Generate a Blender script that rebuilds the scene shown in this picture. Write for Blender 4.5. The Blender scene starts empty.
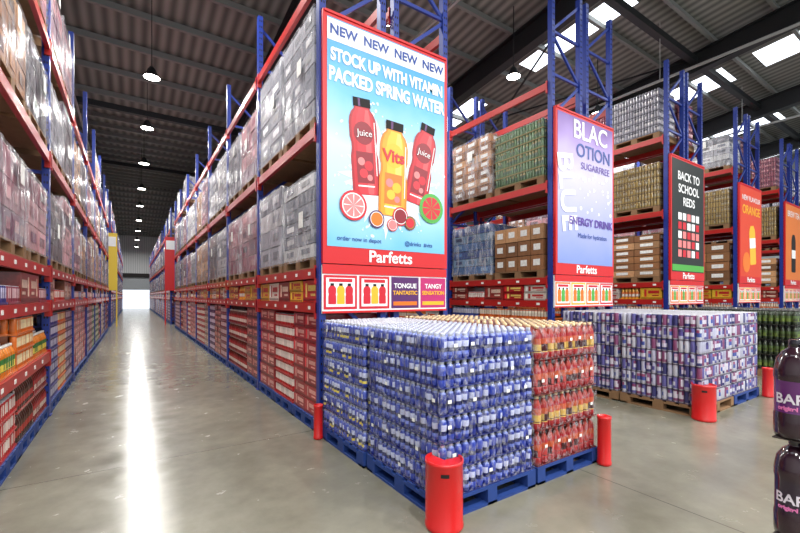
import bpy, math, random
import numpy as np
from mathutils import Vector, Matrix
random.seed(11); rng=np.random.default_rng(11)
scene=bpy.context.scene
scene.view_settings.view_transform='Standard'

def lin(c):
    out=[]
    for x in c[:3]:
        x=x/255.0
        out.append(x/12.92 if x<=0.04045 else ((x+0.055)/1.055)**2.4)
    return tuple(out)

# ------------------------------------------------------------- materials
def new_mat(name):
    m=bpy.data.materials.new(name); m.use_nodes=True
    nt=m.node_tree; b=nt.nodes['Principled BSDF']
    return m,nt,b
def plain(name,rgb,rough=0.5,metal=0.0,coat=0.0,noise=0.0,emit=None):
    m,nt,b=new_mat(name); c=lin(rgb)
    b.inputs['Base Color'].default_value=(*c,1)
    b.inputs['Roughness'].default_value=rough
    b.inputs['Metallic'].default_value=metal
    b.inputs['Coat Weight'].default_value=coat
    if noise>0:
        t=nt.nodes.new('ShaderNodeTexNoise'); t.inputs['Scale'].default_value=9; t.inputs['Detail'].default_value=5
        g=nt.nodes.new('ShaderNodeNewGeometry'); nt.links.new(g.outputs['Position'],t.inputs['Vector'])
        r=nt.nodes.new('ShaderNodeMapRange'); r.inputs['To Min'].default_value=1-noise; r.inputs['To Max'].default_value=1+noise
        nt.links.new(t.outputs['Fac'],r.inputs['Value'])
        mx=nt.nodes.new('ShaderNodeVectorMath'); mx.operation='SCALE'; mx.inputs[0].default_value=c
        nt.links.new(r.outputs['Result'],mx.inputs['Scale']); nt.links.new(mx.outputs['Vector'],b.inputs['Base Color'])
    if emit:
        b.inputs['Emission Color'].default_value=(*lin(emit[0]),1); b.inputs['Emission Strength'].default_value=emit[1]
    return m
def attr_mat(name,rough=0.4,coat=0.0,metal=0.0,bump=0.0,var=0.12,scale=40):
    m,nt,b=new_mat(name)
    a=nt.nodes.new('ShaderNodeAttribute'); a.attribute_name='Col'
    t=nt.nodes.new('ShaderNodeTexNoise'); t.inputs['Scale'].default_value=scale; t.inputs['Detail'].default_value=3
    g=nt.nodes.new('ShaderNodeNewGeometry'); nt.links.new(g.outputs['Position'],t.inputs['Vector'])
    r=nt.nodes.new('ShaderNodeMapRange'); r.inputs['To Min'].default_value=1-var*2; r.inputs['To Max'].default_value=1+var*2
    nt.links.new(t.outputs['Fac'],r.inputs['Value'])
    mx=nt.nodes.new('ShaderNodeVectorMath'); mx.operation='SCALE'
    nt.links.new(a.outputs['Color'],mx.inputs[0]); nt.links.new(r.outputs['Result'],mx.inputs['Scale'])
    nt.links.new(mx.outputs['Vector'],b.inputs['Base Color'])
    b.inputs['Roughness'].default_value=rough; b.inputs['Coat Weight'].default_value=coat
    b.inputs['Metallic'].default_value=metal; b.inputs['Coat Roughness'].default_value=0.15
    return m
M_PACK=attr_mat('printed_packaging',0.35,0.5,var=.2)
M_CAN=attr_mat('printed_can',0.28,0.4,0.15,var=0.08)
M_CARD=attr_mat('cardboard',0.8,0,0,var=0.16,scale=22)
M_BLUE=plain('rack_blue_paint',(28,52,138),0.4,coat=0.2)
M_RED=plain('rack_red_paint',(178,32,28),0.4,coat=0.2)
M_GUARD=plain('guard_red_plastic',(200,24,24),0.38,coat=0.2)
M_DARK=plain('dark_slot',(20,12,12),0.7)
M_WHITE=plain('label_white',(238,238,232),0.6)
M_YEL=plain('label_yellow',(240,205,70),0.6)
M_PALB=plain('pallet_blue_wood',(28,60,128),0.65,noise=0.25)
M_PALW=plain('pallet_wood',(134,102,70),0.8,noise=0.25)
M_STEEL=plain('galvanised_purlin',(134,136,132),0.5,0.2)
M_RAFT=plain('rafter_steel',(30,32,34),0.5)
M_PIPE=plain('service_pipe',(170,170,166),0.4)
M_PRED=plain('poster_red',(206,28,34),0.45)
M_PWHITE=plain('poster_white',(245,246,246),0.5)
def film_mat(name,amin,amax,scale=(9,9,3),f0=.42,f1=.68):
    m,nt,b=new_mat(name)
    b.inputs['Base Color'].default_value=(0.8,0.8,0.85,1); b.inputs['Roughness'].default_value=0.2
    t=nt.nodes.new('ShaderNodeTexNoise'); t.inputs['Scale'].default_value=1.0; t.inputs['Detail'].default_value=6; t.inputs['Distortion'].default_value=1.2
    g=nt.nodes.new('ShaderNodeNewGeometry'); mp=nt.nodes.new('ShaderNodeMapping'); mp.inputs['Scale'].default_value=scale; mp.inputs['Rotation'].default_value=(0.5,0.4,0)
    nt.links.new(g.outputs['Position'],mp.inputs['Vector']); nt.links.new(mp.outputs['Vector'],t.inputs['Vector'])
    r=nt.nodes.new('ShaderNodeMapRange'); r.inputs['From Min'].default_value=f0; r.inputs['From Max'].default_value=f1; r.inputs['To Min'].default_value=amin; r.inputs['To Max'].default_value=amax
    nt.links.new(t.outputs['Fac'],r.inputs['Value']); nt.links.new(r.outputs['Result'],b.inputs['Alpha'])
    bp=nt.nodes.new('ShaderNodeBump'); bp.inputs['Strength'].default_value=0.8; bp.inputs['Distance'].default_value=0.03
    nt.links.new(t.outputs['Fac'],bp.inputs['Height']); nt.links.new(bp.outputs['Normal'],b.inputs['Normal'])
    return m
M_FILM=film_mat('stretch_film',.05,.48,(8,8,2.4),.42,.70)
M_FILM2=film_mat('multipack_film',.0,.34,(26,26,16),.46,.72)

# ------------------------------------------------------------- mesh builder
class MB:
    def __init__(s):
        s.v=[];s.l=[];s.t=[];s.m=[];s.c=[];s.s=[];s.n=0
    def batch(s,T,offs,ang=None,scale=None,pal=None,mat=0,smooth=True):
        tv,loops,tot,slots=T
        offs=np.asarray(offs,dtype=float).reshape(-1,3); N=len(offs)
        if N==0: return
        V=np.repeat(tv[None],N,0)
        if scale is not None: V=V*np.asarray(scale).reshape(-1,1,3)
        if ang is not None:
            ca=np.cos(ang)[:,None]; sa=np.sin(ang)[:,None]
            x=V[:,:,0]*ca-V[:,:,1]*sa; y=V[:,:,0]*sa+V[:,:,1]*ca
            V=np.stack([x,y,V[:,:,2]],-1)
        V=V+offs[:,None,:]
        s.v.append(V.reshape(-1,3))
        L=loops[None]+(np.arange(N)*len(tv))[:,None]+s.n
        s.l.append(L.reshape(-1)); s.n+=N*len(tv)
        s.t.append(np.tile(tot,N))
        s.m.append(np.full(N*len(tot),mat,dtype=np.int32))
        s.s.append(np.full(N*len(tot),smooth,dtype=bool))
        if pal is None: pal=np.ones((1,8,3))*0.5
        pal=np.asarray(pal,dtype=float)
        if pal.ndim==2: pal=pal[None]
        if len(pal)==1: pal=np.repeat(pal,N,0)
        fc=pal[:,slots,:].reshape(-1,3)
        s.c.append(np.repeat(fc,np.tile(tot,N),axis=0))
    def box(s,x0,x1,y0,y1,z0,z1,mat=0,col=(0.5,0.5,0.5)):
        s.batch(BOX,[(x0,y0,z0)],scale=[(x1-x0,y1-y0,z1-z0)],pal=[[col]*1],mat=mat,smooth=False)
    def boxes(s,lo,sz,cols,mat=0):
        s.batch(BOX,lo,scale=sz,pal=np.asarray(cols).reshape(-1,1,3),mat=mat,smooth=False)
    def bar(s,p,q,w,h,mat=0,col=(0.5,0.5,0.5)):
        p=Vector(p);q=Vector(q);d=(q-p).normalized()
        up=Vector((0,0,1)) if abs(d.z)<0.95 else Vector((1,0,0))
        a=d.cross(up).normalized(); b2=a.cross(d)
        vs=[]
        for P in (p,q):
            for i,j in ((-1,-1),(1,-1),(1,1),(-1,1)):
                vs.append(P+a*(w/2*i)+b2*(h/2*j))
        T=(np.array([tuple(v) for v in vs]),np.array([0,3,2,1,4,5,6,7,0,1,5,4,1,2,6,5,2,3,7,6,3,0,4,7]),np.full(6,4),np.zeros(6,int))
        s.batch(T,[(0,0,0)],pal=[[col]],mat=mat,smooth=False)
    def poly(s,pts,mat=0,col=(0.5,0.5,0.5)):
        T=(np.array(pts,float),np.arange(len(pts)),np.array([len(pts)]),np.zeros(1,int))
        s.batch(T,[(0,0,0)],pal=[[col]],mat=mat,smooth=False)
    def build(s,name,mats,parent=None):
        V=np.concatenate(s.v);L=np.concatenate(s.l).astype(np.int32);T=np.concatenate(s.t);C=np.concatenate(s.c)
        me=bpy.data.meshes.new(name)
        me.vertices.add(len(V)); me.vertices.foreach_set('co',V.reshape(-1).astype(np.float32))
        me.loops.add(len(L)); me.loops.foreach_set('vertex_index',L)
        me.polygons.add(len(T)); st=np.concatenate([[0],np.cumsum(T)[:-1]]).astype(np.int32)
        me.polygons.foreach_set('loop_start',st)
        me.update(calc_edges=True)
        me.polygons.foreach_set('material_index',np.concatenate(s.m))
        me.polygons.foreach_set('use_smooth',np.concatenate(s.s))
        at=me.color_attributes.new('Col','FLOAT_COLOR','CORNER')
        at.data.foreach_set('color',np.concatenate([C,np.ones((len(C),1))],1).reshape(-1).astype(np.float32))
        for m in mats: me.materials.append(m)
        me.update()
        o=bpy.data.objects.new(name,me); scene.collection.objects.link(o)
        if parent: o.parent=parent
        return o
BOX=(np.array([(0,0,0),(1,0,0),(1,1,0),(0,1,0),(0,0,1),(1,0,1),(1,1,1),(0,1,1)],float),
     np.array([0,3,2,1,4,5,6,7,0,1,5,4,1,2,6,5,2,3,7,6,3,0,4,7]),np.full(6,4),np.zeros(6,int))
def lathe(prof,n,slots,cap=None,slotfn=None,cap0=False):
    vs=[];loops=[];tot=[];sl=[]
    for r_,z in prof:
        for i in range(n):
            a=2*math.pi*i/n; vs.append((r_*math.cos(a),r_*math.sin(a),z))
    for k in range(len(prof)-1):
        for i in range(n):
            j=(i+1)%n
            loops+=[k*n+i,k*n+j,(k+1)*n+j,(k+1)*n+i]; tot.append(4)
            sl.append(slotfn(k,i) if slotfn else slots[k])
    if cap is not None:
        K=(len(prof)-1)*n; loops+=[K+i for i in range(n)]; tot.append(n); sl.append(cap)
    if cap0:
        loops+=[n-1-i for i in range(n)]; tot.append(n); sl.append(slots[0])
    return (np.array(vs),np.array(loops),np.array(tot),np.array(sl))
def can_t(n,h=0.166,r=0.0325):
    prof=[(r*.82,0),(r,.012),(r,h*.30),(r,h*.62),(r,h*.86),(r*.84,h*.965),(r*.82,h),(r*.74,h-.004)]
    def sf(k,i):
        if k in(0,5,6): return 2
        if k==4: return 0
        if k==2: return 1 if (i%n)<n*0.45 else 0
        if k==3: return 3 if (i%n)<n*0.3 else 0
        return 0
    return lathe(prof,n,None,2,sf)
CAN12=can_t(14); CAN8=can_t(8)
def bottle_t(n,s=1.0):
    prof=[(.033,0),(.041,.010),(.041,.055),(.039,.062),(.041,.07),(.041,.125),(.041,.175),(.037,.205),(.020,.245),(.0155,.26),(.0185,.262),(.0185,.285)]
    prof=[(a*s,b*s) for a,b in prof]
    sl=[0,0,4,1,1,3,0,5,5,2,2]
    def sf(k,i):
        if k==4: return 1 if i%n<n*.55 else 4
        return sl[k]
    return lathe(prof,n,None,2,sf)
BOT12=bottle_t(14); BOT8=bottle_t(8,0.98)
def small_bottle_t(n):
    prof=[(.026,0),(.0315,.006),(.0325,.03),(.0325,.055),(.029,.068),(.0305,.085),(.0325,.105),(.0325,.130),(.0285,.150),(.0175,.163),(.0165,.166),(.0185,.167),(.0185,.186),(.0165,.189)]
    def sf(k,i):
        if k in (2,): return 3 if i%n<n*.4 else 0
        if k in (5,6): return 1 if (i%n)<n*.5 else 0
        if k==3 or k==4: return 4
        if k>=9: return 2
        if k==8: return 5
        return 0
    return lathe(prof,n,None,2,sf)
SB12=small_bottle_t(14)

def jit(c,a=0.1):
    f=1+random.uniform(-a,a); return tuple(max(0,min(1,x*f)) for x in c)

# ------------------------------------------------------------- room
XL,XR,YB,YF=-8.0,34.0,-9.0,62.0
def zroof(y):
    if y<=42: return 8.95+0.10*abs(y-18)
    return 11.35-0.10*(y-42)
M_FLOOR,nt,b=new_mat('polished_concrete')
g=nt.nodes.new('ShaderNodeNewGeometry')
n1=nt.nodes.new('ShaderNodeTexNoise'); n1.inputs['Scale'].default_value=0.45; n1.inputs['Detail'].default_value=8; n1.inputs['Roughness'].default_value=0.6
n2=nt.nodes.new('ShaderNodeTexNoise'); n2.inputs['Scale'].default_value=4; n2.inputs['Detail'].default_value=8; n2.inputs['Roughness'].default_value=0.65
for n_ in (n1,n2): nt.links.new(g.outputs['Position'],n_.inputs['Vector'])
cr=nt.nodes.new('ShaderNodeValToRGB'); e=cr.color_ramp.elements
e[0].position=0.34;e[0].color=(*lin((108,106,93)),1);e[1].position=0.68;e[1].color=(*lin((143,140,124)),1)
nt.links.new(n1.outputs['Fac'],cr.inputs['Fac'])
mr=nt.nodes.new('ShaderNodeMapRange'); mr.inputs['From Min'].default_value=.3;mr.inputs['From Max'].default_value=.7;mr.inputs['To Min'].default_value=.88;mr.inputs['To Max'].default_value=1.10
nt.links.new(n2.outputs['Fac'],mr.inputs['Value'])
sc=nt.nodes.new('ShaderNodeVectorMath'); sc.operation='SCALE'; nt.links.new(cr.outputs['Color'],sc.inputs[0]); nt.links.new(mr.outputs['Result'],sc.inputs['Scale'])
sx=nt.nodes.new('ShaderNodeSeparateXYZ'); nt.links.new(g.outputs['Position'],sx.inputs['Vector'])
def joint(out,per,off):
    a=nt.nodes.new('ShaderNodeMath');a.operation='ADD';a.inputs[1].default_value=off;nt.links.new(out,a.inputs[0])
    m_=nt.nodes.new('ShaderNodeMath');m_.operation='PINGPONG';m_.inputs[1].default_value=per/2;nt.links.new(a.outputs[0],m_.inputs[0])
    l=nt.nodes.new('ShaderNodeMath');l.operation='LESS_THAN';l.inputs[1].default_value=0.005;nt.links.new(m_.outputs[0],l.inputs[0])
    return l.outputs[0]
ja=joint(sx.outputs['X'],6.0,2.55); jb=joint(sx.outputs['Y'],6.0,1.4)
mxx=nt.nodes.new('ShaderNodeMath');mxx.operation='MAXIMUM';nt.links.new(ja,mxx.inputs[0]);nt.links.new(jb,mxx.inputs[1])
mix=nt.nodes.new('ShaderNodeMix');mix.data_type='RGBA';nt.links.new(mxx.outputs[0],mix.inputs['Factor']);nt.links.new(sc.outputs['Vector'],mix.inputs['A']);mix.inputs['B'].default_value=(*lin((80,77,68)),1)
nt.links.new(mix.outputs['Result'],b.inputs['Base Color'])
rr=nt.nodes.new('ShaderNodeMapRange'); rr.inputs['From Min'].default_value=.3;rr.inputs['From Max'].default_value=.7;rr.inputs['To Min'].default_value=.15;rr.inputs['To Max'].default_value=.29
nt.links.new(n2.outputs['Fac'],rr.inputs['Value']); nt.links.new(rr.outputs['Result'],b.inputs['Roughness'])
b.inputs['Specular IOR Level'].default_value=0.65
mb=MB(); mb.box(XL,XR,YB,YF,-0.2,0,0); mb.build('floor',[M_FLOOR])
# walls
M_WALL,nt,b=new_mat('wall_cladding')
g=nt.nodes.new('ShaderNodeNewGeometry'); w=nt.nodes.new('ShaderNodeTexWave'); w.inputs['Scale'].default_value=1.6; w.bands_direction='X'
nt.links.new(g.outputs['Position'],w.inputs['Vector'])
cr=nt.nodes.new('ShaderNodeValToRGB'); cr.color_ramp.elements[0].color=(*lin((180,184,186)),1); cr.color_ramp.elements[1].color=(*lin((220,222,222)),1)
nt.links.new(w.outputs['Fac'],cr.inputs['Fac']); nt.links.new(cr.outputs['Color'],b.inputs['Base Color']); b.inputs['Roughness'].default_value=.6
mb=MB(); mb.box(XL,XR,YF,YF+.2,0,9.35,0); mb.build('wall_back',[M_WALL])
for nm,x in (('wall_left',XL-.2),('wall_right',XR)):
    mb=MB()
    ys=[YB,18,42,YF]
    for xx in (x,x+.2):
        mb.poly([(xx,YB,0),(xx,YF,0)]+[(xx,y,zroof(y)) for y in reversed(ys)],0)
    mb.build(nm,[M_WALL])
mb=MB()
for i in range(12,20): mb.box(-1.2,2.2,YF-.10-(0.02 if i%2 else 0),YF-.02,i*.2,i*.2+.19,0)
mb.box(-1.2,2.2,YF-.05,YF-.02,0,2.4,2)  # glowing panel added to brighten the gap under the shutter
mb.box(-1.45,-1.2,YF-.2,YF-.02,0,4.3,1);mb.box(2.2,2.45,YF-.2,YF-.02,0,4.3,1);mb.box(-1.45,2.45,YF-.35,YF-.02,4.0,4.5,1)
mb.build('door_1',[plain('shutter_steel',(170,176,180),.45,.1),M_DARK,plain('door_glow_panel',(240,244,248),.6,emit=((235,244,255),1.2))])
# roof
M_ROOF,nt,b=new_mat('roof_sheet')
g=nt.nodes.new('ShaderNodeNewGeometry'); w=nt.nodes.new('ShaderNodeTexWave'); w.inputs['Scale'].default_value=1.0; w.bands_direction='X'
nt.links.new(g.outputs['Position'],w.inputs['Vector'])
cr=nt.nodes.new('ShaderNodeValToRGB'); cr.color_ramp.elements[0].color=(*lin((92,92,88)),1); cr.color_ramp.elements[1].color=(*lin((146,145,138)),1)
nt.links.new(w.outputs['Fac'],cr.inputs['Fac']); nt.links.new(cr.outputs['Color'],b.inputs['Base Color']); b.inputs['Roughness'].default_value=.6
M_SKYL=plain('skylight_panel',(235,240,245),.5,emit=((238,246,255),3.0))
strips=[(-4.6,-3.4,.7),(6.3,7.1,.4),(11.4,12.3,.6),(18.4,19.9,.85),(24.6,26.2,.85),(30.6,32.0,.85)]
mb=MB(); sk=MB()
for (ya,yb) in ((YB,-6),(-6,18),(18,42),(42,YF)):
    za,zb=zroof(ya),zroof(yb)
    if ya<-6: za=11.35-0.1*3; zb=11.35
    x=XL
    for (s0,s1,cf) in strips+[(XR,XR,0)]:
        if s0>x: mb.poly([(x,ya,za),(x,yb,zb),(s0,yb,zb),(s0,ya,za)],0)
        x=s1
    for (s0,s1,cf) in strips:
        L=yb-ya; nseg=max(1,int(L/6)); 
        for i in range(nseg):
            a=ya+L*i/nseg; c=ya+L*(i+cf)/nseg; d_=ya+L*(i+1)/nseg
            f=lambda y: za+(zb-za)*(y-ya)/L
            sk.poly([(s0,a,f(a)),(s0,c,f(c)),(s1,c,f(c)),(s1,a,f(a))],0)
            mb.poly([(s0,c,f(c)),(s0,d_,f(d_)),(s1,d_,f(d_)),(s1,c,f(c))],0)
mb.build('ceiling',[M_ROOF]); sk.build('window_1',[M_SKYL])
def zr(y): return 11.35+0.1*(y+6) if y<-6 else zroof(y)
mb=MB(); y=YB+.5
while y<YF:
    z=zr(y); mb.box(XL,XR,y-.03,y+.03,z-.20,z-.02,0); mb.box(XL,XR,y-.07,y+.03,z-.21,z-.195,0); y+=1.55
mb.build('roof_purlins',[M_STEEL])
mb=MB()
for x in (-2.5,3.7,9.9,16.1,22.3,28.5):
    for ya,yb in ((YB,-6),(-6,18),(18,42),(42,YF)):
        za,zb=zr(ya)-.6,zr(yb)-.6
        mb.bar((x,ya,za),(x,yb,zb),.05,.66); mb.bar((x,ya,za+.33),(x,yb,zb+.33),.32,.03); mb.bar((x,ya,za-.33),(x,yb,zb-.33),.32,.03)
for ya in (6,18,30):
    mb.bar((XL,ya,zr(ya)-.5),(XR,ya,zr(ya)-.5),.2,.2)
for x in (9.9,22.3): 
    mb.bar((x,6,zr(6)-.4),(x+6.2,18,zr(18)-.4),.05,.05); mb.bar((x+6.2,6,zr(6)-.4),(x,18,zr(18)-.4),.05,.05)
mb.build('roof_rafters',[M_RAFT])
mb=MB()
for x in (-1.6,6.1,13.6,20.5):
    mb.bar((x,YB,8.25),(x,YF-.1,8.25),.06,.06)
    for y in range(-6,60,4): mb.bar((x,y,8.25),(x,y,zr(y)-.1),.015,.015)
mb.build('service_pipes',[M_PIPE])

# ------------------------------------------------------------- racks
PER=4.28; RX=[1.80+PER*k for k in range(6)]; W=1.92; Y0=4.45; BAY=2.70
LV=[1.52,1.93,3.60,5.35]
def frame(mb,xa,xb,y,H,perf=False):
    for x in (xa,xb-.08):
        mb.box(x,x+.08,y-.045,y+.045,0,H,0)
        mb.box(x-.02,x+.10,y-.07,y+.07,0,.012,0)
    if perf:
        zz=.3
        while zz<H: 
            for x in (xa,xb-.08): mb.box(x+.02,x+.035,y-.047,y-.044,zz,zz+.03,3); mb.box(x+.05,x+.065,y-.047,y-.044,zz,zz+.03,3)
            zz+=.1
    z=.25;k=0
    while z+.75<H:
        a,b_=(xa+.04,xb-.04)
        if k%2: a,b_=b_,a
        mb.bar((a,y,z),(b_,y,z+.72),.035,.045); mb.bar((xa+.04,y,z),(xb-.04,y,z),.035,.045); z+=.75;k+=1
def rack(name,rows,ys,Hend,Hin,levels_fn,bothends=True):
    mb=MB()
    for (xa,xb) in rows:
        for i,y in enumerate(ys):
            frame(mb,xa,xb,y,Hend if i in (0,) else Hin,i<2)
        for i in range(len(ys)-1):
            for z in levels_fn(i):
                for x in (xa-.012,xb-.04):
                    mb.box(x,x+.05,ys[i]+.045,ys[i+1]-.045,z-.12,z,1)
                    for yy in (ys[i]+.045,ys[i+1]-.045-.03):
                        mb.box(x-.008,x+.058,yy,yy+.03,z-.19,z+.03,1)
                if z<2.2:
                    for s in np.arange(ys[i]+.2,ys[i+1]-.2,.46):
                        mb.box(xa-.017,xa-.013,s,s+.07,z-.08,z-.04,2)
                        mb.box(xb+.010,xb+.014,s,s+.07,z-.08,z-.04,2)
                if z<1.8:
                    mb.box(xa+.04,xb-.04,ys[i]+.05,ys[i+1]-.05,z-.03,z-.004,4)
    mb.build(name,[M_BLUE,M_RED,M_WHITE,M_DARK,M_PALW])
ysA=[Y0+BAY*i for i in range(8)]
ysB=[26.2+BAY*i for i in range(13)]
for k,x in enumerate(RX):
    n=8 if k<2 else 4
    rack('pallet_rack',[(x,x+.9),(x+1.02,x+W)],ysA[:n],7.1,6.4,lambda i:LV)
XLF=-.92
rack('pallet_rack',[(XLF-.9,XLF),(XLF-W,XLF-1.02)],ysA,7.1,6.6,lambda i:([.86] if i==0 else [])+[1.52,1.98,3.5,5.0])
rack('pallet_rack',[(RX[0],RX[0]+.9)],ysB,6.6,6.4,lambda i:LV)
rack('pallet_rack',[(XLF-.9,XLF)],ysB,6.6,6.4,lambda i:LV)

# ------------------------------------------------------------- pallets
def pallet(mb,x0,x1,y0,y1,z,mat=0,far=False):
    if far:
        mb.box(x0,x1,y0,y1,z+.12,z+.14,mat); mb.box(x0,x1,y0,y1,z,z+.02,mat)
        for f in (0,.44,.88): 
            a=y0+(y1-y0)*f; mb.box(x0,x1,a,a+(y1-y0)*.12,z+.02,z+.12,mat)
        return
    nb=7; w_=(x1-x0)
    for i in range(nb):
        a=y0+(y1-y0-.1)*i/(nb-1); mb.box(x0,x1,a,a+.1,z+.122,z+.144,mat)
    for f in (0,.5,1):
        a=x0+(w_-.1)*f
        mb.box(a,a+.1,y0,y1,z+.1,z+.122,mat); mb.box(a,a+.1,y0,y1,z,z+.02,mat)
        for q in (0,.5,1):
            c=y0+(y1-y0-.14)*q; mb.box(a,a+.1,c,c+.14,z+.02,z+.1,mat)
    for q in (0,1):
        c=y0+(y1-y0-.1)*q; mb.box(x0,x1,c,c+.1,z,z+.02,mat)

# ------------------------------------------------------------- shelf goods
C=lambda *a: lin(a)
SIL=C(190,192,198)
def pal_can(body,label,acc=None,top=SIL):
    return [body,label,top,acc or label,body,body]
GP=[
 ('case',(C(168,30,40),C(222,160,150))),('case',(C(134,26,38),C(216,130,120))),
 ('can',pal_can(C(180,34,38),C(236,220,210))),('can',pal_can(C(134,64,78),C(212,180,185))),
 ('bot',[C(136,32,36),C(226,206,194),C(220,200,190),C(176,56,54),C(134,44,52),C(110,40,30)]),
 ('can',pal_can(C(92,58,98),C(212,195,214))),('bot',[C(60,36,30),C(186,52,46),C(36,36,40),C(80,50,36),C(170,52,46),C(70,40,30)]),
 ('case',(C(146,92,70),C(220,190,170))),('can',pal_can(C(214,110,34),C(246,226,180))),
 ('can',pal_can(C(56,60,130),C(206,206,230))),('can',pal_can(C(60,110,60),C(220,225,200))),
 ('bot',[C(216,120,36),C(240,220,90),C(230,230,225),C(60,120,60),C(60,130,70),C(230,140,60)])]
def product(mb,kind,pal,xf,dr,y0,y1,z0,z1,dep=.8,rows=2):
    if kind=='case':
        h=random.choice([.125,.165]); w_=.40; nt_=max(1,int((z1-z0)/h)); ny=max(1,int((y1-y0)/w_)); w_=(y1-y0)/ny
        h=(z1-z0)/nt_
        lo=[];sz=[];co=[];
        for k in range(nt_):
            for i in range(ny):
                o=random.uniform(0,.015)
                a=xf+dr*(.02+o); b_=a+dr*dep
                lo.append((min(a,b_),y0+i*w_+.004,z0+k*h)); sz.append((abs(b_-a),w_-.008,h-.006)); co.append(jit(pal[0],.25))
                c0=a-dr*.002
                def pr(u0,u1,v0,v1,cc):
                    lo.append((min(c0,a),y0+i*w_+w_*u0,z0+k*h+h*v0)); sz.append((.002,w_*(u1-u0),h*(v1-v0))); co.append(cc)
                pr(.03,.97,.04,.16,jit(tuple(x*.45 for x in pal[0]),.2))
                pr(.12,.62,.5,.76,jit(pal[1],.15)); pr(.14,.44,.28,.38,jit(pal[1],.25)); pr(.70,.80,.22,.86,jit(pal[1],.3)); pr(.84,.93,.22,.86,jit(tuple(min(1,x*1.7) for x in pal[0]),.3))
        mb.boxes(lo,sz,co,0); return
    if kind=='can': T=CAN8;h=.172;p=.067;r_=.034
    else: T=BOT8;h=.292;p=.083;r_=.042
    nt_=max(1,int((z1-z0)/h)); ny=int((y1-y0)/p)
    off=(y1-y0-ny*p)/2
    offs=[]
    for k in range(nt_):
        for i in range(ny):
            for rw in range(rows if k==nt_-1 else 1):
                offs.append((xf+dr*(.02+r_+rw*p),y0+off+(i+.5)*p,z0+k*h+.006))
    P=np.array([[jit(c,.12) for c in pal] for _ in range(1)])
    P=np.repeat(P,len(offs),0)*(1+rng.uniform(-.15,.15,(len(offs),1,1)))
    mb.batch(T,offs,ang=rng.uniform(0,.6,len(offs))+(math.pi*.75 if dr>0 else -math.pi*.3),pal=np.clip(P,0,1),mat=1)
    for k in range(nt_):
        a=xf+dr*.016;b_=xf+dr*(dep)
        ny2=max(1,round((y1-y0)/.4)); 
        for i in range(ny2):
            mb.box(min(a,b_),max(a,b_),y0+(y1-y0)*i/ny2+.003,y0+(y1-y0)*(i+1)/ny2-.003,z0+k*h,z0+k*h+.02,0,jit(pal[4] if k%2 else pal[0],.2))
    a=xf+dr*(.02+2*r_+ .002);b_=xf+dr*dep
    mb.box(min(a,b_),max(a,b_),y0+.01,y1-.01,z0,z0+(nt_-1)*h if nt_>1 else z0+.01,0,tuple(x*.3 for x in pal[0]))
def ground_goods(name,xf,dr,ys,seq,zl=None,start=0,x_dep=.82,upseq=None):
    mb=MB(); pm=MB(); k=start
    for i in range(len(ys)-1):
        a,b_=ys[i]+.07,ys[i+1]-.07; n=3; w_=(b_-a)/n
        for j in range(n):
            kind,pal=seq[k%len(seq)]; k+=1 if random.random()<.75 else 0
            q0,q1=a+w_*j+.01,a+w_*(j+1)-.01
            pallet(pm,min(xf,xf+dr*.85),max(xf,xf+dr*.85),q0,q1,0,0,far=(i>1))
            if zl and i==0:
                product(mb,kind,pal,xf,dr,q0,q1,.145,.74,x_dep)
                kind2,pal2=upseq[j%len(upseq)]; product(mb,kind2,pal2,xf,dr,q0,q1,.865,1.39,x_dep)
            else:
                product(mb,kind,pal,xf,dr,q0,q1,.145,1.385,x_dep)
    mb.build(name,[M_PACK,M_CAN]); pm.build('blue_pallets',[M_PALB])
def shelf_goods(name,xf,dr,ys,seq,z=1.525,zt=1.80):
    mb=MB()
    for i in range(len(ys)-1):
        a,b_=ys[i]+.08,ys[i+1]-.08; n=5; w_=(b_-a)/n
        for j in range(n):
            kind,pal=random.choice(seq)
            product(mb,kind,pal,xf,dr,a+w_*j+.01,a+w_*(j+1)-.01,z,zt,.75)
    mb.build(name,[M_PACK,M_CAN])
SG=[('case',(C(186,36,40),C(235,210,110))),('case',(C(215,168,50),C(190,40,40))),('case',(C(214,206,194),C(180,50,50))),
    ('bot',[C(230,160,50),C(235,230,220),C(190,40,40),C(220,110,40),C(190,60,40),C(230,180,80)]),('can',pal_can(C(196,50,44),C(240,230,220))),('case',(C(140,50,44),C(226,200,180)))]
red_seq=[GP[0],GP[2],GP[0],GP[1],GP[4],GP[3],GP[1],GP[5],GP[7],GP[2]]
ground_goods('drink_case_stacks',RX[0],1,ysA,red_seq)
ground_goods('drink_case_stacks',RX[0],1,ysB,[GP[3],GP[5],GP[1],GP[7]])
left_seq=[GP[2],GP[6],GP[4],GP[9],GP[8],GP[5],GP[0],GP[9],GP[3],GP[10],GP[4],GP[7],GP[5]]
ground_goods('drink_case_stacks',XLF,-1,ysA,left_seq,zl=True,upseq=[GP[11],GP[8],GP[11]])
ground_goods('drink_case_stacks',XLF,-1,ysB,[GP[3],GP[5],GP[6],GP[7]])
OS=[('can',pal_can(C(216,110,40),C(240,230,210))),('can',pal_can(C(60,80,160),C(220,220,235))),('case',(C(216,216,210),C(210,90,40))),('bot',[C(216,100,40),C(240,230,220),C(60,120,60),C(230,140,60),C(220,90,40),C(230,130,60)])]
for k in range(1,6):
    ground_goods('drink_case_stacks',RX[k],1,ysA[:4],OS)
for k in range(0,6):
    shelf_goods('shelf_goods',RX[k],1,ysA if k==0 else ysA[:4],SG)
shelf_goods('shelf_goods',RX[0],1,ysB,SG)
shelf_goods('shelf_goods',XLF,-1,ysA,[GP[5],GP[3],SG[4],SG[5],GP[7],GP[9]],1.525,1.85)
shelf_goods('shelf_goods',XLF,-1,ysB,[GP[5],GP[3],SG[4],SG[5],GP[7]])

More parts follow.
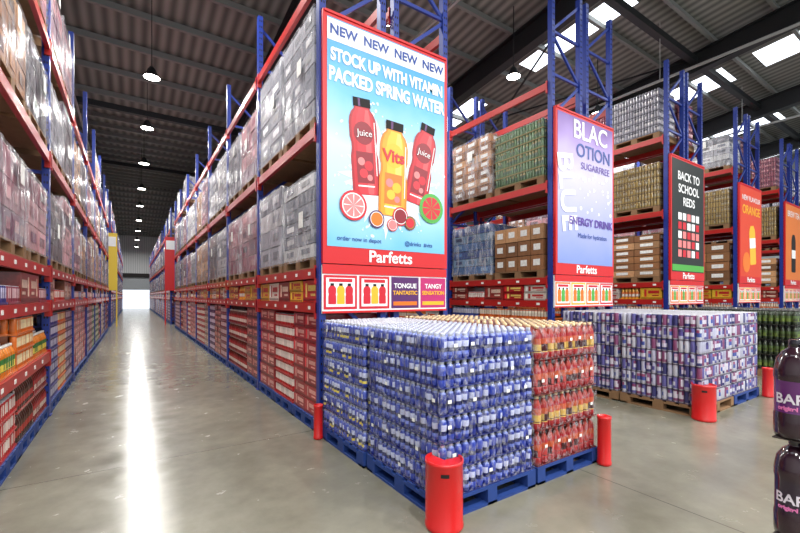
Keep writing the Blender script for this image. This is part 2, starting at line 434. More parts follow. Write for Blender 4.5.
# ------------------------------------------------------------- pallet loads on upper levels
LC=dict(grey=[C(140,138,148),C(100,98,108),C(176,172,176)],mauve=[C(132,70,86),C(100,56,78),C(176,124,130)],
 brown=[C(160,110,68),C(134,90,56),C(176,132,92)],green=[C(86,112,80),C(136,124,84),C(70,90,76)],
 blue=[C(60,98,148),C(110,140,170),C(46,70,124)],white=[C(200,200,202),C(150,150,158),C(120,122,132)],
 dark=[C(66,46,58),C(50,38,48),C(96,70,76)],yel=[C(150,126,72),C(110,90,62),C(150,140,116)])
def film_shell(fm,x0,x1,y0,y1,z0,z1,n=7,nz=7,am=.022,mat=0,top=True):
    per=[]
    for i in range(n): per.append((x0+(x1-x0)*i/n,y0))
    for i in range(n): per.append((x1,y0+(y1-y0)*i/n))
    for i in range(n): per.append((x1-(x1-x0)*i/n,y1))
    for i in range(n): per.append((x0,y1-(y1-y0)*i/n))
    cx,cy=(x0+x1)/2,(y0+y1)/2; vs=[]; P=len(per)
    for k in range(nz+1):
        z=z0+(z1-z0)*k/nz
        for (x,y) in per:
            s=1+random.uniform(0,am)-(am if k==nz else 0)
            vs.append((cx+(x-cx)*s,cy+(y-cy)*s,z+random.uniform(-.3,.3)*am))
    loops=[];tot=[]
    for k in range(nz):
        for i in range(P):
            j=(i+1)%P; loops+=[k*P+i,k*P+j,(k+1)*P+j,(k+1)*P+i]; tot.append(4)
    if top: loops+=[nz*P+i for i in range(P)]; tot.append(P)
    fm.batch((np.array(vs),np.array(loops),np.array(tot),np.zeros(len(tot),int)),[(0,0,0)],mat=mat,smooth=True)
def load(cm,fm,x0,x1,y0,y1,z,h,style,tone,wrap):
    pallet(cm,x0,x1,y0,y1,z,2,far=True); zb=z+.145; cols=LC[tone]
    if style=='cans':
        p=.068;hh=.172; nt_=int(h/hh); nx=int((x1-x0)/p); ny=int((y1-y0)/p); offs=[]
        for k in range(nt_):
            for i in range(nx):
                for j in range(ny):
                    if j==0 or i==0 or (k==nt_-1 and (i<3 or j<3)): offs.append((x0+(i+.5)*p,y0+(j+.5)*p,zb+k*hh+.008))
        pc=np.array([cols[0],cols[2],SIL,cols[1],cols[0],cols[0]])[None]*(1+rng.uniform(-.15,.15,(len(offs),1,1)))
        cm.batch(CAN8,offs,ang=rng.uniform(0,6,len(offs)),pal=np.clip(pc,0,1),mat=1)
        for k in range(nt_): cm.box(x0,x1,y0,y1,zb+k*hh-.002,zb+k*hh+.018,0,jit(cols[1],.1))
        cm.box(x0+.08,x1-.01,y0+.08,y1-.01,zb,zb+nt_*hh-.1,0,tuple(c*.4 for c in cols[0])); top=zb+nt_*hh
    else:
        hh=random.choice([.17,.22,.28]); nt_=max(2,int(h/hh)); nx=2 if hh>.25 else 3; ny=random.choice([2,3,4]); lo=[];sz=[];co=[]
        for k in range(nt_):
            base=random.choice(cols); 
            for i in range(nx):
                for j in range(ny):
                    if 0<i<nx-1 and 0<j<ny-1: continue
                    w1=(x1-x0)/nx;w2=(y1-y0)/ny;o=random.uniform(-.006,.006)
                    lo.append((x0+i*w1+.006+o,y0+j*w2+.006+o,zb+k*hh)); sz.append((w1-.014,w2-.014,hh-.014)); co.append(jit(base,.3))
                    if random.random()<.85 or style=='carton':
                        lc=C(230,230,226) if style=='carton' else jit(random.choice(cols),.7)
                        if i==0: lo.append((x0+o+.002,y0+j*w2+w2*.25,zb+k*hh+hh*.3)); sz.append((.003,w2*.5,hh*.4)); co.append(lc)
                        if i==nx-1: lo.append((x1+o-.005,y0+j*w2+w2*.25,zb+k*hh+hh*.3)); sz.append((.003,w2*.5,hh*.4)); co.append(lc)
                        if j==0: lo.append((x0+i*w1+w1*.3,y0+o+.002,zb+k*hh+hh*.3)); sz.append((w1*.4,.003,hh*.4)); co.append(lc)
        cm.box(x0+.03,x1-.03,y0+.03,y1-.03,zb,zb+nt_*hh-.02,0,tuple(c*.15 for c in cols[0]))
        cm.boxes(lo,sz,co,0); top=zb+nt_*hh
    if wrap:
        film_shell(fm,x0-.012,x1+.012,y0-.012,y1+.012,zb-.04,top+.012)
        if random.random()<.8:
            yy=random.uniform(y0+.2,y1-.4); zz=zb+random.uniform(.3,.8)
            for xx in (x0-.034,x1+.031): cm.box(xx,xx+.003,yy,yy+.15,zz,zz+.2,0,C(236,236,232))
def level_loads(name,xr0,xr1,ys,levels,plan,p_fill=1.0,bays=None):
    cm=MB();fm=MB()
    for i in range(len(ys)-1):
        if bays is not None and i not in bays: continue
        a,b_=ys[i]+.09,ys[i+1]-.09; n=2 ; w_=(b_-a)/n
        for (z,hm,pf) in levels:
            for j in range(n):
                pp=pf(i) if callable(pf) else pf
                if random.random()>=pp: continue
                st,tone,wr=plan(i,z,j)
                h=hm*random.uniform(.82,1.0); m_=.05
                load(cm,fm,xr0+.01,xr1-.01,a+w_*j+m_,a+w_*(j+1)-m_,z,h,st,tone,wr)
    cm.build(name,[M_CARD,M_CAN,M_PALW])
    if fm.v: fm.build('pallet_stretch_film',[M_FILM])
def plan1(i,z,j):
    return ('box',random.choice(['white','grey','white'] if i<1 else ['mauve','brown','grey','dark','white','mauve']),True)
def planL(i,z,j):
    return ('box',random.choice(['mauve','mauve','dark','brown'] if z<3 else ['mauve','brown','grey','dark']),True)
level_loads('shrink_wrapped_pallets',RX[0],RX[0]+.9,ysA,[(1.93,1.36,1),(3.60,1.42,1),(5.35,1.0,lambda i:0 if i<4 else .5)],plan1)
level_loads('shrink_wrapped_pallets',RX[0],RX[0]+.9,ysB,[(1.93,1.3,1),(3.60,1.4,1),(5.35,1.1,.4)],plan1)
level_loads('shrink_wrapped_pallets',XLF-.9,XLF,ysA,[(1.98,1.22,1),(3.5,1.15,.95),(5.0,1.1,lambda i:.9 if i<2 else .6)],planL)
level_loads('shrink_wrapped_pallets',XLF-.9,XLF,ysB,[(1.93,1.3,1),(3.60,1.4,1),(5.35,1.2,.5)],planL)
def planR(i,z,j):
    if z<3:
        return ('carton','brown',False) if i==0 and j==0 else random.choice([('box','blue',True),('box','blue',True),('box','green',True)])
    if z<5: return ('cans',random.choice(['grey','yel','green']),False) if i==0 and j==0 else random.choice([('box','grey',True),('carton','brown',True),('box','mauve',True)])
    return random.choice([('cans','mauve',False),('box','mauve',True),('cans','grey',False),('box','white',True)])
for k in range(1,6):
    level_loads('stacked_goods_pallets',RX[k],RX[k]+.9,ysA[:3] if k>1 else ysA[:4],[(1.93,1.2,1),(3.60,1.25,1),(5.35,1.2,0 if k==1 else .95)],planR)
    level_loads('stacked_goods_pallets',RX[k]+1.02,RX[k]+W,ysA[:2],[(3.60,1.25,1),(5.35,1.2,.9 if k>1 else 0.0)],planR)
level_loads('stacked_goods_pallets',RX[0]+1.02,RX[0]+W,ysA[:3],[(1.93,1.3,1),(3.60,1.4,1)],plan1)

# ------------------------------------------------------------- end banners
def txt(body,x,y,z,size,mat,parent,align='CENTER',sx=1.0,name='lettering',bold=0.0,rot=0):
    cu=bpy.data.curves.new(name,'FONT'); cu.body=body; cu.size=size; cu.align_x=align; cu.align_y='CENTER'; cu.extrude=0.001; cu.offset=bold
    o=bpy.data.objects.new(name,cu); scene.collection.objects.link(o)
    o.rotation_euler=(math.pi/2,-rot,0); o.location=(x,y,z); o.scale=(sx,1,1); cu.materials.append(mat); o.parent=parent
    return o
def flat(mb,pts,cx,cz,y,mat,ang=0,s=1.0):
    ca,sa=math.cos(ang),math.sin(ang)
    mb.poly([(cx+(p[0]*ca-p[1]*sa)*s,y,cz+(p[0]*sa+p[1]*ca)*s) for p in pts],mat)
def disc(r,n=24,sx=1): return [(r*sx*math.cos(2*math.pi*i/n),r*math.sin(2*math.pi*i/n)) for i in range(n)]
def bot2d(w,h):
    R=[(.42,-.5),(.5,-.47),(.5,-.12),(.45,-.04),(.45,.02),(.5,.08),(.5,.22),(.47,.28),(.40,.335),(.30,.37),(.27,.40)]
    return [(x*w,z*h) for x,z in R]+[(-x*w,z*h) for x,z in reversed(R)]
def rect(w,h): return [(-w/2,-h/2),(w/2,-h/2),(w/2,h/2),(-w/2,h/2)]
def grad_mat(name,stops,z0,z1,extra=None):
    m,nt,b=new_mat(name); g=nt.nodes.new('ShaderNodeNewGeometry'); s=nt.nodes.new('ShaderNodeSeparateXYZ'); nt.links.new(g.outputs['Position'],s.inputs[0])
    t=nt.nodes.new('ShaderNodeTexNoise'); t.inputs['Scale'].default_value=1.6; nt.links.new(g.outputs['Position'],t.inputs['Vector'])
    ad=nt.nodes.new('ShaderNodeMath'); ad.operation='MULTIPLY_ADD'; ad.inputs[1].default_value=.5; nt.links.new(t.outputs['Fac'],ad.inputs[0]); nt.links.new(s.outputs['Z'],ad.inputs[2])
    r=nt.nodes.new('ShaderNodeMapRange'); r.inputs['From Min'].default_value=z0+.25; r.inputs['From Max'].default_value=z1+.25; nt.links.new(ad.outputs[0],r.inputs['Value'])
    cr=nt.nodes.new('ShaderNodeValToRGB'); el=cr.color_ramp.elements
    while len(el)<len(stops): el.new(.5)
    for e_,(p,c) in zip(el,stops): e_.position=p; e_.color=(*lin(c),1)
    nt.links.new(r.outputs['Result'],cr.inputs['Fac']); nt.links.new(cr.outputs['Color'],b.inputs['Base Color']); b.inputs['Roughness'].default_value=.4
    return m
P1=grad_mat('poster_sky_blue',[(0,(116,190,226)),(.3,(180,222,240)),(.55,(198,230,244)),(.8,(100,182,226)),(1,(74,162,216))],2.2,4.45)
P2=grad_mat('poster_lilac',[(0,(130,150,210)),(.35,(176,180,224)),(.6,(200,196,228)),(.85,(160,134,200)),(1,(116,82,158))],2.2,4.85)
P3=plain('poster_black_green',(26,32,30),.4); P4=plain('poster_orange_red',(216,64,30),.4); P5=plain('poster_orange',(228,120,36),.4)
M_BR=plain('print_red',(206,30,48),.4);M_BDR=plain('print_dark_red',(140,18,36),.4);M_BY=plain('print_yellow',(246,184,44),.4);M_BO=plain('print_orange',(238,120,30),.4)
M_NB=plain('print_navy',(24,66,150),.4);M_PU=plain('print_purple',(86,36,100),.4);M_GR=plain('print_green',(80,170,70),.4);M_PK=plain('print_pink',(240,130,130),.4);M_MG=plain('print_magenta',(190,40,110),.4)
M_LIL=plain('print_lilac',(96,66,160),.4)
YB_=4.375
def end_banner(k,poster):
    x0=RX[k]+.02; x1=RX[k]+1.86; root=bpy.data.objects.new('advertising_banner',None); scene.collection.objects.link(root)
    mb=MB(); Z0,Z1=1.98,4.90
    mb.box(x0,x1,YB_-.03,YB_+.02,Z0,Z1,0)
    mb.box(x0+.05,x1-.05,YB_-.034,YB_-.031,Z0+.2,Z1-.07,1)
    mb.box(x0+.02,x1-.02,YB_-.045,YB_-.03,Z1-.03,Z1+.0,0)
    mb.box(x0,x1,YB_-.01,YB_+.02,1.40,1.96,2)
    mb.box(x0,x1,YB_-.02,YB_-.008,1.86,1.97,0); mb.box(x0,x1,YB_-.02,YB_-.008,1.40,1.425,0)
    mb.build('banner_panel',[M_PRED,poster,M_PWHITE],root)
    txt('Parfetts',(x0+x1)/2,YB_-.036,Z0+.10,.2,M_PWHITE,root,bold=.004,sx=1.05)
    cm=MB(); mats=[M_PWHITE,M_BR,M_BY,M_PU,M_MG,M_BO,M_DARK,M_GR]
    n=4; w_=(x1-x0)/n
    for i in range(n):
        cx=x0+w_*(i+.5); cz=1.645; yy=YB_-.014
        red=[1,1,3,4] if k==0 else [5,2,5,1]
        flat(cm,rect(w_-.03,.40),cx,cz,yy,red[i])
        if red[i] in (1,2,5):
            flat(cm,rect(w_-.09,.34),cx,cz,yy-.002,0)
            for j,c in ((-1,1),(0,2),(1,1)):
                flat(cm,bot2d(.10,.24),cx+j*.11,cz-.02,yy-.004,c if k==0 else (5 if j else 7)); flat(cm,rect(.045,.03),cx+j*.11,cz+.09,yy-.004,6)
            flat(cm,rect(w_-.16,.04),cx,cz+.14,yy-.004,1)
        else:
            flat(cm,rect(w_-.09,.05),cx,cz-.14,yy-.002,5 if i==2 else 2)
    cm.build('display_cards',mats,root)
    if k==0:
        for i,(a,b_) in enumerate((('TONGUE','TANTASTIC'),('TANGY','SENSATION'))):
            cx=x0+w_*(2.5+i); txt(a,cx,YB_-.018,1.73,.085,M_PWHITE,root,bold=.002); txt(b_,cx,YB_-.018,1.64,.072,M_BY,root,bold=.002)
    return root,x0,x1
root,x0,x1=end_banner(0,P1); w_=x1-x0; cx=(x0+x1)/2
mb=MB(); y=YB_-.037
flat(mb,rect(w_-.1,.25),cx,4.69,y,0)
R1=[plain('print_red_tone_%d'%i,c,.4) for i,c in enumerate(((166,16,34),(196,24,42),(222,44,58),(236,84,88)))]
Y1_=[plain('print_amber_tone_%d'%i,c,.4) for i,c in enumerate(((226,130,24),(240,160,34),(248,190,56),(252,214,104)))]
mats=[M_PWHITE,M_BR,M_BDR,M_BY,M_BO,M_PK,M_PU,M_GR,M_NB,plain('print_splash',(226,244,250),.35),M_DARK]+R1+Y1_
random.seed(4)
for i in range(110):
    a=random.uniform(0,6.28); rr_=random.uniform(.5,.95); flat(mb,disc(random.uniform(.004,.02),10,random.uniform(.6,1.8)),cx+rr_*math.cos(a)*.93,3.15+rr_*math.sin(a)*.95,y-.001,9,random.uniform(0,3))
spl=[((random.uniform(.56,.76) if i%2 else .52)*math.cos(i*.0898)*1.05,(random.uniform(.56,.8) if i%2 else .52)*math.sin(i*.0898)) for i in range(70)]
flat(mb,spl,cx,3.05,y-.0005,9)
def bottle_art(px,pz,w2,h2,ang,kind,lift=0):
    yy=y-.003-lift; base=11 if kind=='r' else 15; cd=2 if kind=='r' else 4
    ca,sa=math.cos(ang),math.sin(ang)
    def at(dx,dz): return px+dx*ca-dz*sa, pz+dx*sa+dz*ca
    # tonal body: nested outlines from dark edge to bright highlight
    for i,(f,dx) in enumerate(((1,0),(.84,.0),(.6,.03),(.22,.16))):
        q=at(dx*w2,-.004*i*h2); flat(mb,bot2d(w2*f,h2*(1-.015*i)),q[0],q[1],yy-.0004*i,base+i,ang)
    q=at(0,h2*.44); flat(mb,rect(w2*.62,h2*.09),q[0],q[1],yy-.002,10,ang)
    q=at(-w2*.1,h2*.44); flat(mb,rect(w2*.08,h2*.08),q[0],q[1],yy-.0022,6,ang)
    q=at(0,h2*.13); flat(mb,disc(w2*.37,18,.95),q[0],q[1],yy-.002,cd if kind=='r' else 3,ang)
    q=at(0,-h2*.22); flat(mb,rect(w2*.62,h2*.32),q[0],q[1],yy-.002,cd,ang)
    for (dx,dz,r_,c_) in ((-.14,-.16,.13,5),(.12,-.2,.16,1 if kind=='r' else 3),(-.08,-.28,.15,base+2),(.14,-.32,.1,5)):
        q=at(dx*w2,dz*h2); flat(mb,disc(r_*w2,14),q[0],q[1],yy-.0025-abs(dx)*.002,c_,ang)
    q=at(0,-h2*.41); flat(mb,rect(w2*.6,h2*.015),q[0],q[1],yy-.002,0,ang)
    q=at(w2*.41,-h2*.02); flat(mb,rect(w2*.03,h2*.55),q[0],q[1],yy-.002,0,ang)
bottle_art(x0+.53,3.42,.38,1.18,.07,'r')
bottle_art(x0+1.40,3.36,.37,1.12,-.20,'r',.004)
bottle_art(x0+.95,3.22,.42,1.22,-.03,'y',.008)
for (dx,dz,r1,co,ci) in ((.38,2.68,.18,1,5),(.70,2.55,.11,6,3),(1.05,2.62,.12,1,2),(1.2,2.55,.09,2,1),(.93,2.50,.08,1,5),(1.55,2.78,.20,7,1)):
    flat(mb,disc(r1),x0+dx,dz,y-.015,co); flat(mb,disc(r1*.84),x0+dx,dz,y-.016,0 if ci!=1 else 7); flat(mb,disc(r1*.76),x0+dx,dz,y-.017,ci if ci!=3 else 4)
    if r1>.15:
        for a in range(8): flat(mb,[(0,0),(r1*.72,-.007),(r1*.72,.007)],x0+dx,dz,y-.018,0 if ci!=1 else 7,a*.785)
mb.build('poster_artwork',mats,root)
for i in range(4): txt('NEW',x0+w_*(.14+.24*i),y-.004,4.69,.155,M_NB,root,bold=.004)
txt('STOCK UP WITH VITAMIN',cx,y-.004,4.40,.20,M_PWHITE,root,bold=.009,sx=.70)
txt('PACKED SPRING WATER',cx,y-.004,4.17,.22,M_PWHITE,root,bold=.009,sx=.70)
txt('Juice',x0+.53,y-.014,3.57,.11,M_PWHITE,root,rot=.07); txt('Juice',x0+1.43,y-.014,3.50,.11,M_PWHITE,root,rot=-.2); txt('Vits',x0+.95,y-.019,3.36,.21,M_BR,root,bold=.006)
txt('order now in depot',x0+.47,y-.004,2.28,.075,M_NB,root); txt('@drinks  #vits',x0+1.35,y-.004,2.28,.075,M_NB,root)
root,x0,x1=end_banner(1,P2); cx=(x0+x1)/2
txt('BLAC',cx+.12,y-.004,4.60,.46,M_PWHITE,root,bold=.008); txt('OTION',cx+.22,y-.004,4.24,.34,M_NB,root,bold=.004); txt('SUGARFREE',cx+.28,y-.004,3.98,.18,M_LIL,root)
txt('BLUE',cx-.62,y-.006,3.45,.62,M_PWHITE,root,rot=-1.45,bold=.014)
txt('ENERGY DRINK',cx+.14,y-.009,2.95,.20,M_LIL,root,bold=.004); txt('Made for hydration',cx+.18,y-.009,2.70,.12,M_NB,root)
mb=MB(); random.seed(3)
for i in range(30): flat(mb,disc(random.uniform(.01,.04),12),cx+random.uniform(-.3,.8),random.uniform(3.1,3.85),y-.001-(i*.00003),0)
mb.build('poster_artwork',[M_PWHITE,M_LIL],root)
root,x0,x1=end_banner(2,P3); cx=(x0+x1)/2
for i,s in enumerate(('BACK TO','SCHOOL','REDS')): txt(s,cx,y-.004,4.45-.3*i,.28,M_PWHITE,root,bold=.005)
mb=MB(); random.seed(8)
for r_ in range(5):
    for c_ in range(5): flat(mb,rect(.18,.17),cx-.48+.24*c_,3.5-.22*r_,y-.002,random.choice([0,2,2,3,0]))
mb.box(x0+.05,x1-.05,y-.002,y-.0005,2.2,2.35,1)
mb.build('poster_artwork',[M_BR,M_GR,M_PWHITE,M_PK],root)
root,x0,x1=end_banner(3,P4); cx=(x0+x1)/2
mb=MB(); flat(mb,bot2d(.5,1.3),cx+.1,3.2,y-.002,0,.1); flat(mb,disc(.3),cx-.4,2.6,y-.003,1); flat(mb,rect(.5,.3),cx+.1,3.2,y-.004,2,.1)
mb.build('poster_artwork',[M_BY,M_BO,M_PWHITE],root); txt('NEW FLAVOUR',cx,y-.004,4.5,.22,M_PWHITE,root); txt('ORANGE',cx,y-.004,4.15,.36,M_BY,root,bold=.005)
root,x0,x1=end_banner(4,P5); cx=(x0+x1)/2
mb=MB(); flat(mb,bot2d(.5,1.5),cx,3.2,y-.002,0); flat(mb,rect(.45,.3),cx,3.1,y-.004,1)
mb.build('poster_artwork',[M_DARK,M_PWHITE],root); txt('BREW TEA',cx,y-.004,4.5,.3,M_PWHITE,root)
root,x0,x1=end_banner(5,P1)
for (a,b_,mt) in ((RX[0]-.28,RX[0]+1.0,M_PRED),(XLF-.95,XLF+.28,M_YEL)):
    mb=MB(); mb.box(a,b_,25.95,26.02,1.9,4.9,0); mb.box(a+.06,b_-.06,25.94,25.949,4.2,4.7,1); mb.box(a,a+.06,25.95,26.02,0,1.9,0); mb.box(b_-.06,b_,25.95,26.02,0,1.9,0)
    mb.build('aisle_end_sign',[mt,M_PWHITE])

# ------------------------------------------------------------- promotional floor stacks
def stack(name,x0,x1,y0,y1,T,h,p,tiers,palfn,traycol,sticker=True,pal_mat=0,z0=.145,film=None,angf=None):
    mb=MB(); nx=int((x1-x0)/p); ny=int((y1-y0)/p); px=(x1-x0)/nx; py=(y1-y0)/ny
    offs=[];P=[]
    for k in range(tiers):
        jx=random.uniform(-.006,.006)
        for i in range(nx):
            for j in range(ny):
                if i in(0,nx-1) or j in (0,ny-1) or k==tiers-1:
                    offs.append((x0+(i+.5)*px+jx,y0+(j+.5)*py,z0+k*h+.01+random.uniform(-.001,.001))); P.append(palfn(i,j,k))
    P=np.array(P)*(1+rng.uniform(-.12,.12,(len(P),1,1)))
    mb.batch(T,offs,ang=rng.uniform(0,6.28,len(offs)),pal=np.clip(P,0,1),mat=1)
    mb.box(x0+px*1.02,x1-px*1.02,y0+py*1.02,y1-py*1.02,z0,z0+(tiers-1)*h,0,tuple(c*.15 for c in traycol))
    for k in range(tiers):
        ntx=2;nty=3
        for i in range(ntx):
            for j in range(nty):
                a0,a1=x0+(x1-x0)*i/ntx+.002,x0+(x1-x0)*(i+1)/ntx-.002; b0,b1=y0+(y1-y0)*j/nty+.002,y0+(y1-y0)*(j+1)/nty-.002
                mb.box(a0,a1,b0,b1,z0+k*h,z0+k*h+.008,0,jit(traycol,.2))
        if film:
            fx,fy=film
            for i in range(fx):
                for j in range(fy):
                    if i in (0,) or j in (0,) or k==tiers-1 or i==fx-1:
                        a0,a1=x0+(x1-x0)*i/fx,x0+(x1-x0)*(i+1)/fx; b0,b1=y0+(y1-y0)*j/fy,y0+(y1-y0)*(j+1)/fy
                        film_shell(mb,a0-.001,a1+.001,b0-.001,b1+.001,z0+k*h+.008,z0+k*h+h-.008,n=4,nz=3,am=.02,mat=4,top=(k==tiers-1))
        if sticker:
            for i in range(5):
                if random.random()<.55:
                    yy=y0+(y1-y0)*(i+.5)/5+random.uniform(-.03,.03); zc=z0+k*h+h*random.uniform(.35,.55)
                    mb.box(x0-.007,x0-.005,yy-.017,yy+.017,zc,zc+.026,2)
                if random.random()<.55:
                    xx=x0+(x1-x0)*(i+.5)/5+random.uniform(-.03,.03); zc=z0+k*h+h*random.uniform(.35,.55)
                    mb.box(xx-.017,xx+.017,y0-.007,y0-.005,zc,zc+.026,2)
    pallet(mb,x0-.01,x1+.01,y0-.01,y1+.01,0,3)
    return mb.build(name,[M_PACK,M_CAN,M_WHITE,M_PALB if pal_mat==0 else M_PALW,M_FILM2])
BL=C(46,64,162);BD=C(18,24,84);LV_=C(196,202,234)
def pb(i,j,k): return [BL if (i//4+j//4+k)%3 else C(36,48,136),LV_,C(200,206,222),C(110,126,204),BD,C(112,128,196)]
stack('sports_drink_bottle_stack',1.82,2.82,2.22,3.28,SB12,.198,.0672,6,pb,C(36,44,110),film=(3,4))
def pb2(i,j,k): return [BL if (i+k)%2 else C(64,82,178),C(200,206,234),C(210,212,222),C(222,200,84),BD,C(112,128,196)]
stack('sports_drink_bottle_stack',1.80,2.82,3.33,4.30,SB12,.198,.0672,6,pb2,C(36,44,110),film=(3,4))
def pj(i,j,k):
    return [C(160,22,30),C(72,24,30),C(230,200,150) if k%2 else C(196,44,40),C(190,84,46),C(214,176,90) if k%2 else C(190,58,56),C(160,50,36)]
stack('juice_bottle_stack',2.87,3.75,2.22,3.28,BOT12,.302,.084,4,pj,C(100,26,26),film=(3,4))
stack('juice_bottle_stack',2.87,3.75,3.33,4.30,BOT12,.302,.084,4,pj,C(100,26,26),film=(3,4))
def pc_(i,j,k):
    return random.choice([[C(180,180,202),C(80,70,140),C(196,196,202),C(60,50,110),BD,BL],[C(100,96,160),C(206,206,220),C(196,196,202),C(130,60,110),BD,BL],[C(56,56,112),C(200,194,212),C(196,196,202),C(180,146,176),BD,BL],[C(130,70,110),C(206,200,212),C(196,196,202),C(206,200,212),BD,BL],[C(196,196,208),C(70,86,160),C(196,196,202),C(150,70,110),BD,BL]])
for q_,(a,b_) in enumerate(((6.2,7.28),(7.34,8.35))):
    for (c0,c1) in ((2.24,3.28),(3.33,4.30)):
        stack('soft_drink_can_stack',a,b_,c0,c1,CAN12,.171,.0672,7,pc_,C(80,70,100),sticker=False,pal_mat=1-q_)
def pg(i,j,k): return [C(36,46,32),C(110,130,56),C(60,60,60),C(76,96,46),C(56,66,36),C(46,56,36)]
for (a,b_) in ((10.5,11.5),(11.56,12.5)):
    stack('dark_bottle_stack',a,b_,2.24,3.28,BOT8,.298,.084,4,pg,C(60,60,50),sticker=False,pal_mat=1)
    stack('dark_bottle_stack',a,b_,3.33,4.3,BOT8,.298,.084,4,pg,C(60,60,50),sticker=False,pal_mat=1)

# foreground big bottles
def bigb(n=32):
    prof=[(.040,0),(.052,.004),(.054,.02),(.054,.075),(.0515,.085),(.0515,.19),(.054,.20),(.053,.225),(.046,.262),(.032,.285),(.018,.297),(.0145,.302),(.0165,.304),(.0165,.322),(.014,.325)]
    sl=[0,0,0,0,1,0,0,0,0,0,0,2,2,2]
    def sf(k,i):
        if k==4: return 1
        return sl[k]
    return lathe(prof,n,None,2,sf)
BIG=bigb()
mb=MB(); offs=[];P=[]
X0,Y1=1.787,.455
for k in range(4):
    for i in range(8):
        for j in range(8):
            if i in(0,7) or j in(0,7) or k==3: offs.append((X0+.056+i*.112,Y1-.056-j*.112,.145+k*.327+.004)); P.append([C(44,20,32),C(96,36,104) if k==3 else C(40,22,44),C(30,24,34)])
mb.batch(BIG,offs,ang=rng.uniform(0,6,len(offs)),pal=np.array(P),mat=0)
for k in range(1,4): mb.box(X0+.01,X0+.88,Y1-.88,Y1-.01,.145+k*.327-.001,.145+k*.327+.003,1,C(60,50,46))
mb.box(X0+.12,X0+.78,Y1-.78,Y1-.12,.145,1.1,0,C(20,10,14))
pallet(mb,X0-.01,X0+.91,Y1-.91,Y1+.01,0,2)
def curved(body,cxx,cyy,cz,R,size,col,face):
    cu=bpy.data.curves.new('tmp','FONT');cu.body=body;cu.size=size;cu.align_x='CENTER';cu.align_y='CENTER';cu.offset=.001
    o=bpy.data.objects.new('tmp',cu);scene.collection.objects.link(o); dg=bpy.context.evaluated_depsgraph_get(); me=bpy.data.meshes.new_from_object(o.evaluated_get(dg))
    for p in me.polygons:
        pts=[]
        for vi in p.vertices:
            v=me.vertices[vi].co; a=face+v.x/R; pts.append((cxx+R*math.cos(a),cyy+R*math.sin(a),cz+v.y))
        mb.poly(pts,0,col)
    bpy.data.objects.remove(o); bpy.data.meshes.remove(me)
for k in range(4):
    bx,by=X0+.056,Y1-.056; fc=math.atan2(-by,-bx)
    curved('BARR',bx,by,.145+k*.327+.135,.0535,.045,C(225,215,225),fc)
    curved('original soda',bx,by,.145+k*.327+.105,.0535,.018,C(230,120,180),fc)
mb.build('large_bottle_stack',[attr_mat('dark_bottle',.12,.6,0,var=.03),M_CARD,M_PALB])

# ------------------------------------------------------------- guards
def guard(x,y,r,h,a0,a1,name='corner_guard',slot=True):
    a0=math.radians(a0);a1=math.radians(a1)
    mb=MB(); n=28; ro=r;ri=r-.008; vs=[];loops=[];tot=[]
    A=[a0+(a1-a0)*i/n for i in range(n+1)]
    prof=[(ri,0.0),(ro,0.0),(ro+.004,.01),(ro+.004,.03),(ro,.035),(ro,h-.03),(ro+.004,h-.022),(ro+.003,h),(ri,h),(ri,0.0)]
    for a in A:
        for (q,z) in prof: vs.append((x+q*math.cos(a),y+q*math.sin(a),z+.002))
    m_=len(prof)
    for i in range(n):
        for k in range(m_-1): loops+=[i*m_+k,(i+1)*m_+k,(i+1)*m_+k+1,i*m_+k+1];tot.append(4)
    mb.batch((np.array(vs),np.array(loops),np.array(tot),np.zeros(len(tot),int)),[(0,0,0)],mat=0)
    mb.poly([(x+ri*math.cos(a),y+ri*math.sin(a),h-.012) for a in A]+([(x,y,h-.012)] if a1-a0<6.2 else []),0)
    if slot:
        am=math.atan2(-y,-x)
        pts=[]
        for t_ in range(9):
            a=am+.05-.22+.44*t_/8
            pts.append((x+(ro+.0015)*math.cos(a),y+(ro+.0015)*math.sin(a)))
        mb.poly([(p[0],p[1],h-.085) for p in pts]+[(p[0],p[1],h-.06) for p in reversed(pts)],1)
    mb.build(name,[M_GUARD,M_DARK])
guard(1.815,2.185,.13,.47,95,355)
guard(3.745,2.14,.06,.46,0,360,slot=False)
guard(6.17,2.20,.13,.46,95,355)
guard(8.42,2.14,.07,.46,0,360,slot=False)
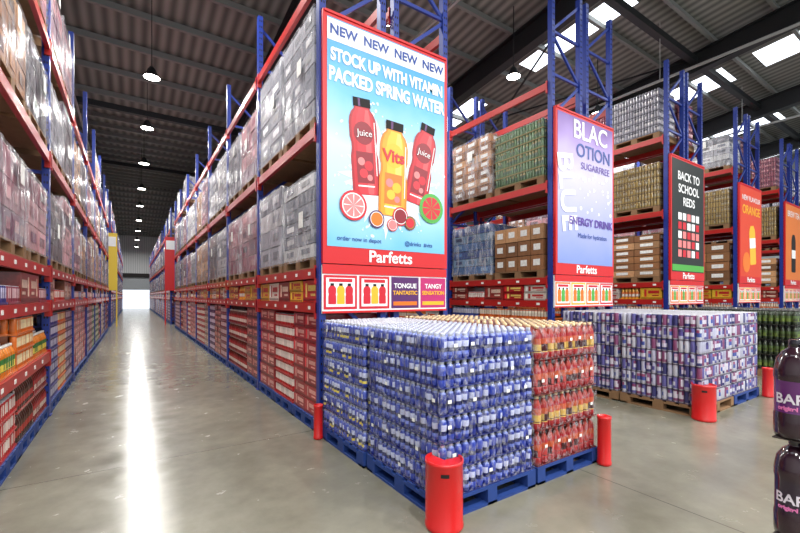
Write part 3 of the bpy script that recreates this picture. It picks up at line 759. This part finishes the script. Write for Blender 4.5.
guard(10.46,2.20,.125,.46,95,355)
guard(1.745,4.30,.05,.38,0,360,'rack_post_guard',slot=False)

# ------------------------------------------------------------- lights
fix=lathe([(.05,.28),(.07,.24),(.10,.20),(.12,.12),(.20,.04),(.21,0),(.19,.0)],20,[0]*6,None,None,True)
M_LENS=plain('lamp_lens',(255,252,244),.4,emit=((255,250,240),25))
AX=[.44]+[RX[k]-1.22 for k in range(1,6)]
def lamp(x,y,z,pw):
    root=bpy.data.objects.new('high_bay_light',None); scene.collection.objects.link(root); root.location=(x,y,z)
    mb=MB(); mb.batch(fix,[(0,0,0)],mat=0); mb.bar((0,0,.25),(0,0,zr(y)-z-.03),.02,.02,0)
    mb.poly([(.19*math.cos(-2*math.pi*i/24),.19*math.sin(-2*math.pi*i/24),.002) for i in range(24)],1)
    mb.build('lamp_housing',[M_RAFT,M_LENS],root)
    L=bpy.data.lights.new('lamp_disc','AREA'); L.shape='DISK'; L.size=.36; L.energy=pw; L.color=(1,.98,.95)
    o=bpy.data.objects.new('lamp_disc',L); scene.collection.objects.link(o); o.parent=root; o.location=(0,0,-.02)
for y in (6.5,12.6,16.5,21,26,31,37,43,50,57): lamp(AX[0],y,7.4,235)
for k in range(1,6):
    for y in (7.9,14.5): lamp(AX[k],y,7.9,260)
for y in (-1.5,-6):  # unseen lamps added over the open floor to light the stack fronts
    for x in (-2.5,1.2,4.9,9.2,13.4,17.7): lamp(x,y,7.9,280)
w=bpy.data.worlds.new('World'); scene.world=w; w.use_nodes=True
bg=w.node_tree.nodes['Background']; bg.inputs['Color'].default_value=(.86,.93,1,1); bg.inputs['Strength'].default_value=1.15

# ------------------------------------------------------------- camera
cam=bpy.data.cameras.new('camera'); co=bpy.data.objects.new('camera',cam); scene.collection.objects.link(co)
co.location=(0,0,1.6); co.rotation_euler=(math.pi/2,0,-math.radians(33.5)); cam.sensor_width=36; cam.lens=405/800*36; cam.shift_y=.037
cam.clip_start=.05; cam.clip_end=200
scene.camera=co
